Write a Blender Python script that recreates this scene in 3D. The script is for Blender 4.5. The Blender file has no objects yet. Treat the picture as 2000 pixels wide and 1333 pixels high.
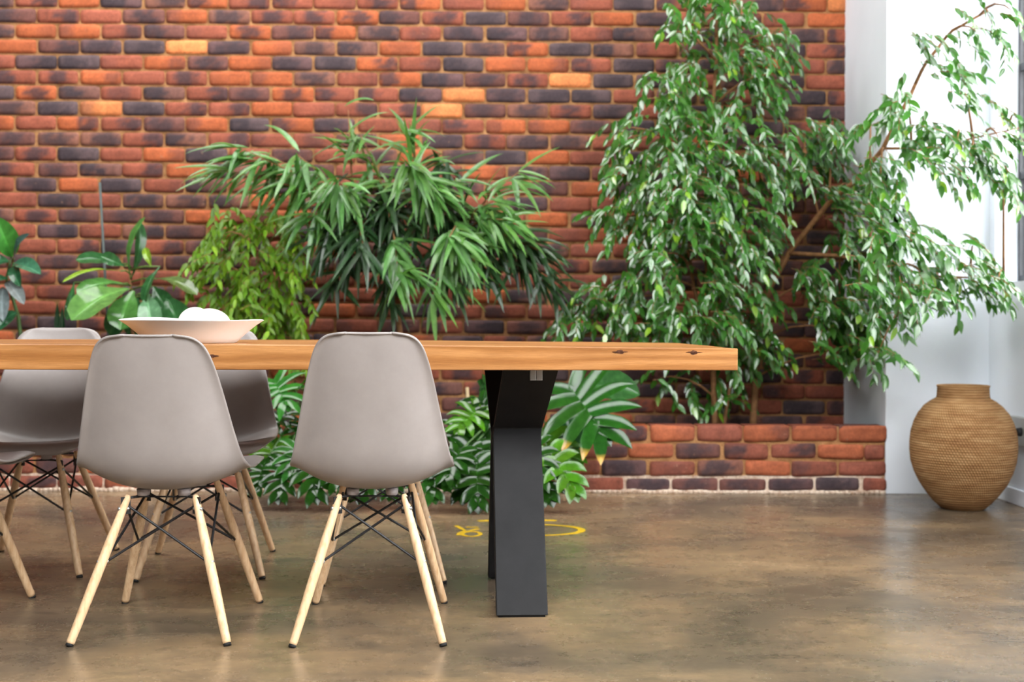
import bpy, math, random
from mathutils import Vector, Matrix, noise
R = math.radians
random.seed(7)
sc = bpy.context.scene
COL = sc.collection

# ------------------------------------------------------------------ camera
EYE = 0.835; F = 2400.0; HX, HY = 1000.0, 629.0
cd = bpy.data.cameras.new('camera'); cam = bpy.data.objects.new('camera', cd); COL.objects.link(cam)
cd.sensor_width = 36; cd.lens = 36*F/2000; cd.shift_y = -37.5/2000; cd.clip_start = 0.05
ROLL = R(0.2)
cam.matrix_world = Matrix.Translation((0, 0, EYE)) @ Matrix.Rotation(R(90), 4, 'X') @ Matrix.Rotation(ROLL, 4, 'Z')
cd.dof.use_dof = True; cd.dof.focus_distance = 3.25; cd.dof.aperture_fstop = 3.6
sc.camera = cam

# ------------------------------------------------------------------ world, lights, exposure
w = bpy.data.worlds.new('world'); sc.world = w; w.use_nodes = True
w.node_tree.nodes['Background'].inputs[0].default_value = (0.86, 0.93, 1.0, 1)
w.node_tree.nodes['Background'].inputs[1].default_value = 0.03
def area(name, loc, target, sx, sy, power, col=(1, 1, 1)):
    l = bpy.data.lights.new(name, 'AREA'); l.shape = 'RECTANGLE'; l.size = sx; l.size_y = sy; l.energy = power; l.color = col
    o = bpy.data.objects.new(name, l); COL.objects.link(o); o.location = loc
    o.rotation_euler = (Vector(target)-Vector(loc)).to_track_quat('-Z', 'Y').to_euler()
    return o
area('skylight_over_room', (-2.1, 5.55, 4.7), (-2.1, 6.0, 0), 5.2, 1.3, 225, (1, 0.99, 0.97))
area('skylight_behind', (-0.8, -1.7, 5.1), (-0.4, 4.2, 0.6), 6.0, 2.6, 640, (0.98, 0.99, 1.0))
area('window_daylight', (3.3, 2.9, 2.4), (1.2, 3.6, 1.2), 6.0, 2.8, 780, (0.97, 0.985, 1.0))
sc.view_settings.view_transform = 'Standard'; sc.view_settings.look = 'None'
sc.view_settings.exposure = 0.0; sc.view_settings.gamma = 1.0; sc.view_settings.use_curve_mapping = False

# ------------------------------------------------------------------ helpers
def at(px, py, d):
    """photo pixel at distance d in front of the camera -> world point"""
    u = px-HX; v = py-HY
    c, s = math.cos(ROLL), math.sin(ROLL)
    u, v = c*u + s*v, -s*u + c*v
    return Vector((u/F*d, d, EYE - v/F*d))

class MB:
    def __init__(s): s.v = []; s.f = []; s.c = []; s.col = (1, 1, 1)
    def vert(s, p, col=None):
        s.v.append(tuple(p)); s.c.append(col or s.col); return len(s.v)-1
    def box(s, lo, hi, M=None):
        b = len(s.v)
        for z in (lo[2], hi[2]):
            for x, y in ((lo[0], lo[1]), (hi[0], lo[1]), (hi[0], hi[1]), (lo[0], hi[1])):
                p = Vector((x, y, z)); s.vert(M @ p if M else p)
        for q in ((3, 2, 1, 0), (4, 5, 6, 7), (0, 1, 5, 4), (1, 2, 6, 5), (2, 3, 7, 6), (3, 0, 4, 7)): s.f.append([b+i for i in q])
    def tube(s, pts, rad, n=8, caps=True):
        pts = [Vector(p) for p in pts]; m = len(pts)
        if not hasattr(rad, '__len__'): rad = [rad]*m
        t0 = (pts[1]-pts[0]).normalized()
        ref = Vector((0, 0, 1)) if abs(t0.z) < .9 else Vector((0, 1, 0))
        a = t0.cross(ref).normalized(); rings = []
        for i, p in enumerate(pts):
            t = (pts[min(i+1, m-1)]-pts[max(i-1, 0)]).normalized()
            a = (a - t*a.dot(t)).normalized(); b = t.cross(a)
            rings.append([s.vert(p+(a*math.cos(k*2*math.pi/n)+b*math.sin(k*2*math.pi/n))*rad[i]) for k in range(n)])
        for i in range(m-1):
            for k in range(n): s.f.append([rings[i][k], rings[i][(k+1) % n], rings[i+1][(k+1) % n], rings[i+1][k]])
        if caps: s.f.append(rings[0][::-1]); s.f.append(rings[-1])
    def lathe(s, prof, n=48, c=(0, 0, 0), fn=None):
        rings = []
        for r, z in prof:
            if r < 1e-6: rings.append([s.vert((c[0], c[1], c[2]+z))]*n)
            else:
                row = []
                for k in range(n):
                    a = 2*math.pi*k/n; p = Vector((r*math.cos(a), r*math.sin(a), z))
                    if fn: p = fn(p, a)
                    row.append(s.vert(p+Vector(c)))
                rings.append(row)
        for i in range(len(prof)-1):
            for k in range(n):
                q = [rings[i][k], rings[i][(k+1) % n], rings[i+1][(k+1) % n], rings[i+1][k]]
                u = []
                for x in q:
                    if x not in u: u.append(x)
                if len(u) > 2: s.f.append(u)
    def build(s, name, mat, parent=None, smooth=True, colors=False):
        me = bpy.data.meshes.new(name); me.from_pydata(s.v, [], s.f); me.materials.append(mat)
        if smooth: me.polygons.foreach_set('use_smooth', [True]*len(me.polygons))
        if colors:
            at_ = me.color_attributes.new('tint', 'FLOAT_COLOR', 'POINT')
            flat = []
            for c in s.c: flat += [c[0], c[1], c[2], 1]
            at_.data.foreach_set('color', flat)
        me.update()
        o = bpy.data.objects.new(name, me); COL.objects.link(o)
        if parent: o.parent = parent
        return o

def bevel(o, w=0.003, seg=2):
    m = o.modifiers.new('bevel', 'BEVEL'); m.width = w; m.segments = seg; m.limit_method = 'ANGLE'; m.angle_limit = R(35); return o
def tag(o, label=None, cat=None, group=None, kind=None):
    for k, v in (('label', label), ('category', cat), ('group', group), ('kind', kind)):
        if v: o[k] = v
    return o
def empty(name, loc=(0, 0, 0), rz=0):
    o = bpy.data.objects.new(name, None); COL.objects.link(o); o.location = loc; o.rotation_euler = (0, 0, rz); o.empty_display_size = .05; return o
def copy_tree(o, parent=None):
    c = o.copy(); COL.objects.link(c); c.parent = parent
    for ch in list(o.children): copy_tree(ch, c)
    return c
def struct(o): o['kind'] = 'structure'; return o

# ------------------------------------------------------------------ materials
def lin(c): return tuple(((x/255)/12.92 if x/255 <= .04045 else ((x/255+.055)/1.055)**2.4) for x in c)
class NT:
    def __init__(s, name, rough=.5, spec=.5):
        s.m = bpy.data.materials.new(name); s.m.use_nodes = True; s.t = s.m.node_tree
        s.b = s.t.nodes['Principled BSDF']; s.b.inputs['Roughness'].default_value = rough
        s.b.inputs['Specular IOR Level'].default_value = spec
    def n(s, typ, **kw):
        nd = s.t.nodes.new(typ)
        for k, v in kw.items():
            if k.startswith('_'): setattr(nd, k[1:], v)
            else:
                k2 = int(k[1:]) if k[0] == 'i' and k[1:].isdigit() else k.replace('_', ' ')
                nd.inputs[k2].default_value = v
        return nd
    def l(s, a, b): s.t.links.new(a, b)
    def coords(s, kind='Object', scale=(1, 1, 1)):
        tc = s.n('ShaderNodeTexCoord'); mp = s.n('ShaderNodeMapping'); mp.inputs['Scale'].default_value = scale
        s.l(tc.outputs[kind], mp.inputs[0]); return mp.outputs[0]
    def noise(s, vec, scale, detail=4, rough=.55, dist=0):
        nd = s.n('ShaderNodeTexNoise', Scale=scale, Detail=detail, Roughness=rough, Distortion=dist); s.l(vec, nd.inputs['Vector']); return nd.outputs['Fac']
    def ramp(s, fac, stops):
        r = s.n('ShaderNodeValToRGB'); e = r.color_ramp.elements
        while len(e) < len(stops): e.new(.5)
        for i, (p, c) in enumerate(stops):
            e[i].position = p; e[i].color = (*c, 1) if len(c) == 3 else c
        s.l(fac, r.inputs[0]); return r.outputs[0]
    def mix(s, a, b, fac=.5, mode='MIX'):
        m = s.n('ShaderNodeMix'); m.data_type = 'RGBA'; m.blend_type = mode
        if hasattr(fac, 'links'): s.l(fac, m.inputs[0])
        else: m.inputs[0].default_value = fac
        for x, i in ((a, 6), (b, 7)):
            if hasattr(x, 'links'): s.l(x, m.inputs[i])
            else: m.inputs[i].default_value = (*x, 1)
        return m.outputs[2]
    def bump(s, h, strength=.3, dist=.002):
        b = s.n('ShaderNodeBump', Strength=strength, Distance=dist); s.l(h, b.inputs['Height']); s.l(b.outputs[0], s.b.inputs['Normal'])
    def color(s, c):
        if hasattr(c, 'links'): s.l(c, s.b.inputs['Base Color'])
        else: s.b.inputs['Base Color'].default_value = (*c, 1)
def plain(name, c, rough=.5, spec=.5, metal=0, var=.08, scale=20):
    t = NT(name, rough, spec); f = t.noise(t.coords(), scale)
    t.color(t.ramp(f, [(.3, tuple(x*(1-var) for x in c)), (.7, tuple(min(1, x*(1+var)) for x in c))])); t.b.inputs['Metallic'].default_value = metal
    return t.m

def m_brick():
    t = NT('brick', .78, .3); v = t.coords()
    a = t.n('ShaderNodeAttribute', _attribute_name='tint')
    f = t.ramp(t.noise(v, 60, 6, .7), [(.3, (.72, .72, .72)), (.7, (1.22, 1.2, 1.18))])
    c = t.mix(a.outputs[0], f, 1, 'MULTIPLY')
    s = t.ramp(t.noise(v, 25, 5, .7), [(.66, (0, 0, 0)), (.8, (1, 1, 1))])
    c = t.mix(c, lin((170, 130, 105)), s); 
    t.color(c); t.bump(t.noise(v, 90, 6, .7), .6, .004); return t.m
def m_mortar():
    t = NT('mortar', .95, .1); v = t.coords()
    t.color(t.ramp(t.noise(v, 14, 6, .7), [(.3, lin((124, 84, 52))), (.7, lin((202, 152, 104)))])); t.bump(t.noise(v, 120, 5), .8, .006); return t.m
def m_effl():
    t = NT('mortar_with_salt_bloom', .95, .1); v = t.coords()
    t.color(t.ramp(t.noise(v, 30, 6, .7), [(.3, lin((165, 125, 95))), (.55, lin((225, 205, 185)))])); t.bump(t.noise(v, 100, 5), .8, .006); return t.m
def m_floor():
    t = NT('polished_concrete', .3, .5)
    big = t.noise(t.coords(scale=(1, 1.5, 1)), .9, 7, .62, .5)
    c = t.ramp(big, [(.30, lin((80, 72, 62))), (.46, lin((114, 99, 80))), (.58, lin((140, 118, 90))), (.72, lin((160, 137, 106)))])
    mid = t.ramp(t.noise(t.coords(scale=(1, 2.2, 1)), 6.0, 7, .72, .3), [(.28, (.6, .62, .65)), (.72, (1.36, 1.31, 1.24))])
    c = t.mix(c, mid, .9, 'MULTIPLY')
    fine = t.ramp(t.noise(t.coords(), 55, 5, .75), [(.3, (.8, .8, .8)), (.7, (1.16, 1.16, 1.16))])
    c = t.mix(c, fine, .9, 'MULTIPLY')
    sp = t.ramp(t.noise(t.coords(scale=(1, 1, 1)), 17, 6, .78), [(.73, (0, 0, 0)), (.80, (.6, .6, .6))])
    c = t.mix(c, lin((178, 172, 172)), sp)
    t.color(c)
    r = t.ramp(t.noise(t.coords(), 5, 6, .7), [(.3, (.19, .19, .19)), (.7, (.36, .36, .36))]); t.l(r, t.b.inputs['Roughness'])
    t.bump(t.noise(t.coords(), 24, 6, .7), .07, .004); return t.m
def m_plaster(name, c):
    t = NT(name, .8, .2); v = t.coords()
    t.color(t.ramp(t.noise(v, 3, 5), [(.3, tuple(x*.95 for x in c)), (.7, c)])); t.bump(t.noise(v, 18, 5), .25, .004); return t.m
def m_oak():
    t = NT('oak', .42, .4)
    v = t.coords(scale=(.8, 6, 9)); d = t.noise(t.coords(scale=(1.4, 3, 5)), 2.2, 3, .5)
    wv = t.n('ShaderNodeTexWave', Scale=1.0, Distortion=14.0, Detail=4.0); wv.inputs['Detail Scale'].default_value = .8; wv.bands_direction = 'Z'; t.l(v, wv.inputs['Vector'])
    c = t.ramp(wv.outputs['Fac'], [(.0, lin((158, 104, 52))), (.5, lin((171, 116, 62))), (1, lin((184, 130, 76)))])
    fib = t.ramp(t.noise(t.coords(scale=(5, 70, 150)), 3, 6, .75), [(.32, (.74, .70, .66)), (.62, (1.12, 1.12, 1.12))])
    c = t.mix(c, fib, .85, 'MULTIPLY')
    c = t.mix(c, t.ramp(d, [(.35, (.82, .78, .74)), (.65, (1.1, 1.1, 1.1))]), .8, 'MULTIPLY')
    t.color(c); t.bump(t.noise(t.coords(scale=(4, 60, 110)), 3, 5, .7), .25, .002); return t.m
def m_legwood():
    t = NT('pale_beech', .38, .4)
    f = t.noise(t.coords(scale=(60, 60, 5)), 2, 5, .65)
    t.color(t.ramp(f, [(.3, lin((212, 168, 122))), (.6, lin((240, 206, 164)))])); return t.m
def m_leaf(name, rough=.32, trans=.22, sp=.55, coat=.35):
    t = NT(name, rough, sp)
    a = t.n('ShaderNodeAttribute', _attribute_name='tint'); v = t.coords()
    c = t.mix(a.outputs[0], t.ramp(t.noise(v, 35, 4), [(.3, (.78, .8, .78)), (.7, (1.2, 1.18, 1.15))]), 1, 'MULTIPLY')
    t.color(c)
    t.b.inputs['Coat Weight'].default_value = coat; t.b.inputs['Coat Roughness'].default_value = .28
    tr = t.n('ShaderNodeBsdfTranslucent'); mx = t.n('ShaderNodeMixShader'); mx.inputs[0].default_value = trans
    br = t.mix(c, (1.5, 1.75, .7), 1, 'MULTIPLY'); t.l(br, tr.inputs[0])
    t.l(t.b.outputs[0], mx.inputs[1]); t.l(tr.outputs[0], mx.inputs[2])
    t.l(mx.outputs[0], t.t.nodes['Material Output'].inputs[0]); return t.m
def m_basket():
    t = NT('woven_grass', .85, .2)
    tc = t.n('ShaderNodeTexCoord'); sep = t.n('ShaderNodeSeparateXYZ'); t.l(tc.outputs['Object'], sep.inputs[0])
    at2 = t.n('ShaderNodeMath', _operation='ARCTAN2'); t.l(sep.outputs[1], at2.inputs[0]); t.l(sep.outputs[0], at2.inputs[1])
    def mth(op, a, b):
        m = t.n('ShaderNodeMath', _operation=op)
        for i, x in enumerate((a, b)):
            if hasattr(x, 'links'): t.l(x, m.inputs[i])
            else: m.inputs[i].default_value = x
        return m.outputs[0]
    z = mth('MULTIPLY', sep.outputs[2], 2*math.pi/.0115)
    s1 = mth('SINE', z, 0)
    aw = mth('MULTIPLY', at2.outputs[0], 110)
    st = mth('SINE', mth('ADD', aw, mth('MULTIPLY', z, .5)), 0)
    h = mth('ADD', mth('MULTIPLY', s1, .5), mth('MULTIPLY', st, .5))
    v = t.coords(scale=(5, 5, 30))
    base = t.ramp(t.noise(v, 1.3, 6, .7), [(.3, lin((158, 114, 74))), (.5, lin((186, 144, 98))), (.7, lin((212, 174, 126)))])
    hh = t.ramp(h, [(.0, (.5, .45, .4)), (.8, (1.14, 1.14, 1.14))])
    blot = t.ramp(t.noise(t.coords(scale=(1, 1, 2)), 7, 5, .7), [(.3, (.8, .76, .7)), (.65, (1.08, 1.08, 1.08))])
    t.color(t.mix(t.mix(base, hh, .8, 'MULTIPLY'), blot, 1, 'MULTIPLY')); t.bump(h, .7, .0035); return t.m
def m_black():
    t = NT('black_powder_coat', .55, .22); v = t.coords()
    t.color(t.ramp(t.noise(v, 9, 6, .7), [(.3, lin((20, 20, 21))), (.75, lin((31, 31, 32)))]))
    t.bump(t.noise(v, 220, 3), .06, .001); return t.m
def m_shell():
    t = NT('taupe_plastic', .36, .45); v = t.coords()
    t.color(t.ramp(t.noise(v, 4, 6, .7), [(.3, lin((146, 138, 134))), (.7, lin((160, 152, 148)))]))
    t.bump(t.noise(v, 500, 2), .03, .0005); return t.m

M = dict(brick=m_brick(), mortar=m_mortar(), effl=m_effl(), floor=m_floor(), white=m_plaster('white_plaster', lin((240, 246, 254))),
         oak=m_oak(), legwood=m_legwood(), basket=m_basket(), black=m_black(), shell=m_shell(),
         fig=m_leaf('weeping_fig_leaf', .24, .22, sp=.9, coat=.8), young=m_leaf('young_fig_leaf', .4, .25, sp=.4, coat=.1), lance=m_leaf('narrow_leaf', .36, .2), broad=m_leaf('broad_leaf', .15, .06, sp=.4, coat=0),
         bark=plain('bark', lin((140, 100, 66)), .8, .2, 0, .25, 40), greenstem=plain('green_stem', lin((70, 100, 50)), .5, .4, 0, .2, 30),
         wire=plain('black_wire', lin((34, 34, 36)), .4), steel=plain('zinc_steel', lin((190, 188, 184)), .35, .5, .8),
         glide=plain('black_rubber', lin((22, 22, 22)), .7), mount=plain('grey_rubber', lin((170, 160, 158)), .6),
         ceramic=plain('cream_ceramic', lin((246, 246, 244)), .4, .4, 0, .03, 6), egg=plain('egg_shell', lin((244, 240, 226)), .4, .4, 0, .02, 60),
         soil=plain('soil', lin((58, 42, 30)), .95, .1, 0, .4, 30), paint=plain('yellow_floor_paint', lin((224, 184, 30)), .5, .4, 0, .15, 40),
         frame=plain('dark_steel_frame', lin((60, 62, 66)), .5), plate=plain('grey_switch_metal', lin((176, 176, 172)), .4, .5, .3),
         cane=plain('pale_cane', lin((205, 180, 140)), .6, .3, 0, .1, 20), stake=plain('grey_green_stake', lin((74, 84, 82)), .6),
         knot=plain('dark_knot', lin((84, 52, 36)), .8, .2, 0, .5, 120), petal=plain('dried_leaf', lin((200, 150, 112)), .7))
g = NT('window_glass', .02, .5); g.b.inputs['Transmission Weight'].default_value = 1; g.b.inputs['IOR'].default_value = 1.1; M['glass'] = g.m

# ------------------------------------------------------------------ floor and walls
WD = 6.76       # brick wall distance
PD = 6.0        # planter front / pier front
PX = 1.825      # pier left side
RX = 2.33       # right wall plane
b = MB(); b.box((-6, -4, -.1), (RX+.4, WD+.2, 0)); struct(b.build('floor', M['floor'], smooth=False))

BC = {'O': (178, 94, 56), 'L': (218, 132, 78), 'R': (150, 82, 62), 'P': (116, 74, 66), 'D': (74, 60, 64)}
ROWS = {
 0: "D. Rr O. Dl D. Ol Rr Rl R. Rc Ol R. O. D. R. D. Rl", 1: "Pl Rr R. Pc O. D. Rc Rc Oc Pl Rc D. Pc Rr O. D. R.",
 2: "D. O. O. Rr Pl R. Oc P. Ol D. R. Dc Dl D. R. Dl D.", 3: "O. Pr D. D. L. D. O. D. Dl O. D. D. Ol D. Dl R. P.",
 4: "R. Dr Dl R. O. Pc O. D. D. Or R. Dl O. O. Rl D. P.", 5: "Rl Rc O. R. Rc O. O. D. R. Ol Dl Pc Rc L. D. D. R.",
 6: "Dl Oc Dl R. Dl Rr P. Oc Rl Rl Dl L. D. D. Dl R. D.", 7: "D. D. L. D. Rr Rr O. R. Rr Rr L. P. D. Rc D. R. D.",
 8: "O. R. Or Rr P. O. Dl Ol D. R. R. Rl O. O. P. D. R.", 9: "P. D. D. Rr Dl Rr R. R. P. O. D. Rc D. D. R. R. O.",
 10: "P. Rc Dl R. O. D. R. P. R. D. O. D. D. O. R. D. P.", 11: "Rl P. Dl Rr O. D. R. P. R. D. R. O. D. D. R. P. R.",
 12: "R. D. O. D. R. Pl R. D. R. P. R. P. R. P. O. D. R.", 13: "R. Dc R. Dc D. Dl O. R. D. R. P. R. D. R. R. P. D.",
 14: "D. Rc P. P. P. O. R. O. D. R. R. D. R. O. P. R. R.", 15: "R. Dr R. Dr P. O. R. D. R. R. D. R. P. R. O. D. R.",
 16: "R. R. Rr Dl Rr P. D. R. O. P. R. R. D. D. R. R. D."}
def brick_front(mb, x0, x1, zt, zb, y, code, seed, depth=.012, mute=1, rough=1):
    """one brick whose face bulges out of the joint plane; zt/zb give its top/bottom at both ends"""
    nx, nz = 9, 4; rs = random.Random(seed)
    base = Vector(lin(BC[code[0]])); base = base*rs.uniform(.86, 1.12)*mute; gy = sum(base)/3; base = base.lerp(Vector((gy, gy, gy)), .0 if mute == 1 else .08)
    dark = Vector(lin((60, 50, 55)))
    pc = {'l': .22, 'c': .5, 'r': .78}.get(code[1]); amt = 1
    if pc is None and code[0] in 'DP': pc = rs.uniform(.35, .65); amt = .9
    elif pc is None: pc = rs.choice((.1, .9, .5)); amt = rs.choice((0, .3, .6))
    if code[0] == 'D': edge = Vector(lin(rs.choice(((124, 84, 74), (140, 92, 76), (104, 76, 76), (96, 78, 80)))))
    j = [rs.uniform(-.003, .003)*rough for _ in range(8)]
    y = y + rs.uniform(-.003, .003)
    rows = []
    for a in range(-1, nx+2):
        u = min(max(a/nx, 0), 1); col = []
        for c in range(-1, nz+2):
            w_ = min(max(c/nz, 0), 1)
            xx = x0+(x1-x0)*u + (j[0] if u < .5 else j[1])
            top = zt[0]+(zt[1]-zt[0])*u + j[2]*(1-u)+j[3]*u; bot = zb[0]+(zb[1]-zb[0])*u + j[4]*(1-u)+j[5]*u
            zz = bot+(top-bot)*w_
            inner = (0 <= a <= nx) and (0 <= c <= nz)
            corner = (u in (0, 1)) and (w_ in (0, 1))
            e = (.0035 if (u in (0, 1) or w_ in (0, 1)) else 0) + (.003 if corner else 0)
            nn = noise.noise(Vector((xx*14, zz*22, seed % 97)))
            yy = y - depth + e + nn*.0022*rough if inner else y + .004
            if corner: xx += .004*(1 if u == 0 else -1); zz += .003*(1 if w_ == 0 else -1)
            n2 = noise.noise(Vector((xx*22+5, zz*30, seed % 31)))
            k = 0
            if pc is not None:
                width = .32 if code[0] != 'D' else .42
                k = 1-((u-pc)/width)**2*.9-((w_-.5)/.62)**2*.7+n2*1.3; k = min(max(k*1.5, 0), 1)*amt
            if code[0] == 'D': cc = edge.lerp(dark, .05+.9*k)
            else: cc = base.lerp(dark, k*.85)
            cc = cc*(1+n2*.35)
            col.append(mb.vert((xx, yy, zz), tuple(cc)))
        rows.append(col)
    for a in range(len(rows)-1):
        for c in range(len(rows[0])-1): mb.f.append([rows[a][c], rows[a+1][c], rows[a+1][c+1], rows[a][c+1]])

XR = (1657-HX)/F*WD
mb = MB(); m_rand = random.Random(3)
def zline(i, x):
    k = (x+2.817); return 2.552-.002*k-(.0844+.0009*k/4.6)*i
PXL = WD/F
for i in range(-5, 31):
    off = 28 if i % 2 == 0 else 71
    codes = ROWS.get(i, '').split()
    for n_ in range(-15, 22):
        x0 = (off+83.35*(n_-1)-HX)*PXL+.0055 + m_rand.uniform(-.004, .004)
        x1 = (off+83.35*n_-HX)*PXL-.0055 + m_rand.uniform(-.004, .004)
        if x0 > XR-.02: continue
        x1 = min(x1, XR-.004)
        if x1-x0 < .03: continue
        code = codes[n_] if 0 <= n_ < len(codes) else m_rand.choice("O. O. R. R. R. Rl Rr Rc D. D. D. P. P. Dl Ol L.".split() if i < 2 else "O. R. R. R. Rl Rr Rc D. D. D. P. P. Dl Dr".split())
        h = .0055
        brick_front(mb, x0, x1, (zline(i-1, x0)-h, zline(i-1, x1)-h), (zline(i, x0)+h, zline(i, x1)+h), WD, code, 1000+i*50+n_)
wall = struct(mb.build('wall_back', M['brick'], colors=True))
b = MB(); b.box((-6, WD, 0), (XR, WD+.2, 3.2)); m = b.build('mortar_bed', M['mortar'], wall, smooth=False)

# pier, right wall with window opening
b = MB(); b.box((PX, PD, 0), (RX+.45, WD+.2, 3.4)); b.box((XR, WD, 0), (PX, WD+.2, 3.4)); bevel(struct(b.build('wall_pier', M['white'], smooth=False)), .004)
JY, SZ, HZ = 5.93, 1.03, 3.1
b = MB()
b.box((RX, -1.0, 0), (RX+.45, PD, SZ)); b.box((RX, JY, SZ), (RX+.45, PD, 3.4)); b.box((RX, -1.0, HZ), (RX+.45, JY, 3.4)); b.box((RX, -1.0, SZ), (RX+.45, -.6, HZ))
struct(b.build('wall_right', M['white'], smooth=False))
wn = struct(empty('window_1', (RX+.13, 2.7, SZ)))
b = MB()
y0, y1, hh = -.6-2.7, JY-2.7, HZ-SZ
ys = [y0+(y1-y0)*k/6 for k in range(7)]
for y in ys: b.box((-.02, max(y-.02, y0), 0), (.02, min(y+.02, y1), hh))
for z in (0, .5, 1.02, 1.54, hh-.04): b.box((-.018, y0, z), (.018, y1, z+.035))
b.build('window_frame', M['frame'], wn, smooth=False)
b = MB(); b.box((-.003, y0+.02, .03), (.003, y1-.02, hh-.03)); b.build('pane', M['glass'], wn, smooth=False)
b = MB(); b.box((RX-.014, -1.0, 0), (RX, PD-.004, .075)); bevel(struct(b.build('baseboard_right', M['white'], smooth=False)), .005)

# socket box on the right wall
so = tag(empty('wall_socket', (RX, 5.56, .345)), 'grey metal socket box with a round dark knob on the white right wall', 'socket')
b = MB(); b.box((-.03, -.10, -.066), (0, .11, .066)); bevel(b.build('box', M['plate'], so, smooth=False), .005)
b = MB(); b.tube([(-.03, -.01, .0), (-.05, -.01, 0)], [.02, .017], 16); b.build('knob', M['glide'], so)

# ------------------------------------------------------------------ brick planter
PT = .333
pl = tag(empty('planter', (0, 0, 0)), 'low brick planter wall running along the foot of the brick wall', 'planter')
PROW = {0: "R. O. O. R. O. P. O. R. O. Rr O. R. O. O. O.", 1: "R. R. P. D. R. R. O. D. Rr Rr O. P. Rl Rr O. R.",
        2: "O. P. R. D. O. R. P. O. O. D. R. D. O. R. R.", 3: "P. R. D. R. P. D. R. P. R. R. D. P. P. D. D. R."}
PJ = {0: 1729, 1: 1688, 2: 1646+83, 3: 1682}
mb = MB()
for i in range(4):
    cs = PROW[i].split(); xe = PJ[i]
    if i in (1, 3): spans = [(xe, 1729)] + [(xe-92.3*(k+1), xe-92.3*k) for k in range(30)]
    else: spans = [(xe-92.3*(k+1), xe-92.3*k) for k in range(31)]
    for k, (a, c) in enumerate(spans):
        x0 = (a-HX)*PD/F+.006; x1 = (c-HX)*PD/F-.006
        if c == 1729: x1 = PX-.001
        code = cs[-1-k] if k < len(cs) else m_rand.choice("O. R. R. R. D. P. Rr Rl".split())
        zt = PT-.0835*i-(.001 if i == 0 else .006); zb = PT-.0835*(i+1)+.006
        brick_front(mb, x0, x1, (zt, zt), (max(zb, .014), max(zb, .014)), PD, code, 9000+i*60+k, mute=.95, rough=1.9)
mb.build('brickwork', M['brick'], pl, colors=True)
# brick tops along the coping
mb = MB()
for k in range(31):
    x0 = (1729-92.3*(k+1)-HX)*PD/F+.006; x1 = (1729-92.3*k-HX)*PD/F-.006
    rs = random.Random(k); c = Vector(lin(BC[rs.choice('RROPO')])); mb.col = tuple(c*.85)
    mb.box((x0, PD-.008, PT-.03), (x1, PD+.105, PT))
bevel(mb.build('coping', M['brick'], pl, smooth=False, colors=True), .004)
b = MB(); b.box((-5.6, PD, .0), (PX-.002, PD+.11, PT-.006)); b.build('mortar_bed', M['mortar'], pl, smooth=False)
b = MB(); b.box((-5.6, PD-.0015, 0), (PX-.003, PD+.05, .088)); b.build('salt_bloomed_mortar', M['effl'], pl, smooth=False)
b = MB(); n_ = 300
for k in range(n_):
    x0 = -5.6+(PX-.003+5.6)*k/n_; x1 = -5.6+(PX-.003+5.6)*(k+1)/n_
    h = .014+.018*abs(noise.noise(Vector((x0*6, 0, 0))))+.006*abs(noise.noise(Vector((x0*25, 3, 0))))
    dd = .012+.01*noise.noise(Vector((x0*9, 7, 0)))
    b.box((x0, PD-dd-.006, 0), (x1, PD, h))
b.build('salt_stained_footing', M['effl'], pl)
b = MB(); nx, ny = 90, 8; ids = []
for i in range(nx+1):
    for j in range(ny+1):
        x = -5.6+(PX-.003+5.6)*i/nx; y = PD+.11+(WD-.017-PD-.11)*j/ny
        b.vert((x, y, .27+.03*noise.noise(Vector((x*4, y*6, 0)))))
for i in range(nx):
    for j in range(ny):
        a = i*(ny+1)+j; b.f.append([a, a+ny+1, a+ny+2, a+1])
b.build('soil', M['soil'], pl)

# ------------------------------------------------------------------ table
TY = R(3.45)
tz0, tz1 = .70, .77
# local frame: x along the length (0 at the right end, negative to the left), y across (0 = front edge)
tb = tag(empty('dining_table', (.637, 3.462, 0), -0.0), 'long oak dining table with thick top and black steel legs', 'table')
tb.rotation_euler = (0, 0, TY)
L, Wt = 3.5, .87
b = MB(); nx, ny = 140, 24; rnd = random.Random(11)
def top_z(x, y):
    drop = .0078*max(0, 1-(-x)/.95)
    return tz1 - drop + .0012*noise.noise(Vector((x*3, y*4, 2)))
grid = {}
for i in range(nx+1):
    x = -L*i/nx
    for j in range(ny+1):
        y = Wt*j/ny; yy = y
        if j == 0: yy += .0015*noise.noise(Vector((x*5, 0, 0)))
        grid[i, j, 1] = b.vert((x, yy, top_z(x, y))); grid[i, j, 0] = b.vert((x, yy+(.0012*noise.noise(Vector((x*4, 5, 0))) if j == 0 else 0), tz0+.0008*noise.noise(Vector((x*3, y, 9)))))
for i in range(nx):
    for j in range(ny):
        b.f.append([grid[i, j, 1], grid[i, j+1, 1], grid[i+1, j+1, 1], grid[i+1, j, 1]])
        b.f.append([grid[i, j, 0], grid[i+1, j, 0], grid[i+1, j+1, 0], grid[i, j+1, 0]])
    b.f.append([grid[i, 0, 0], grid[i, 0, 1], grid[i+1, 0, 1], grid[i+1, 0, 0]]); b.f.append([grid[i, ny, 0], grid[i+1, ny, 0], grid[i+1, ny, 1], grid[i, ny, 1]])
for j in range(ny):
    b.f.append([grid[0, j, 0], grid[0, j+1, 0], grid[0, j+1, 1], grid[0, j, 1]]); b.f.append([grid[nx, j, 0], grid[nx, j, 1], grid[nx, j+1, 1], grid[nx, j+1, 0]])
tt = bevel(b.build('tabletop', M['oak'], tb, smooth=False), .003)
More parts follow.
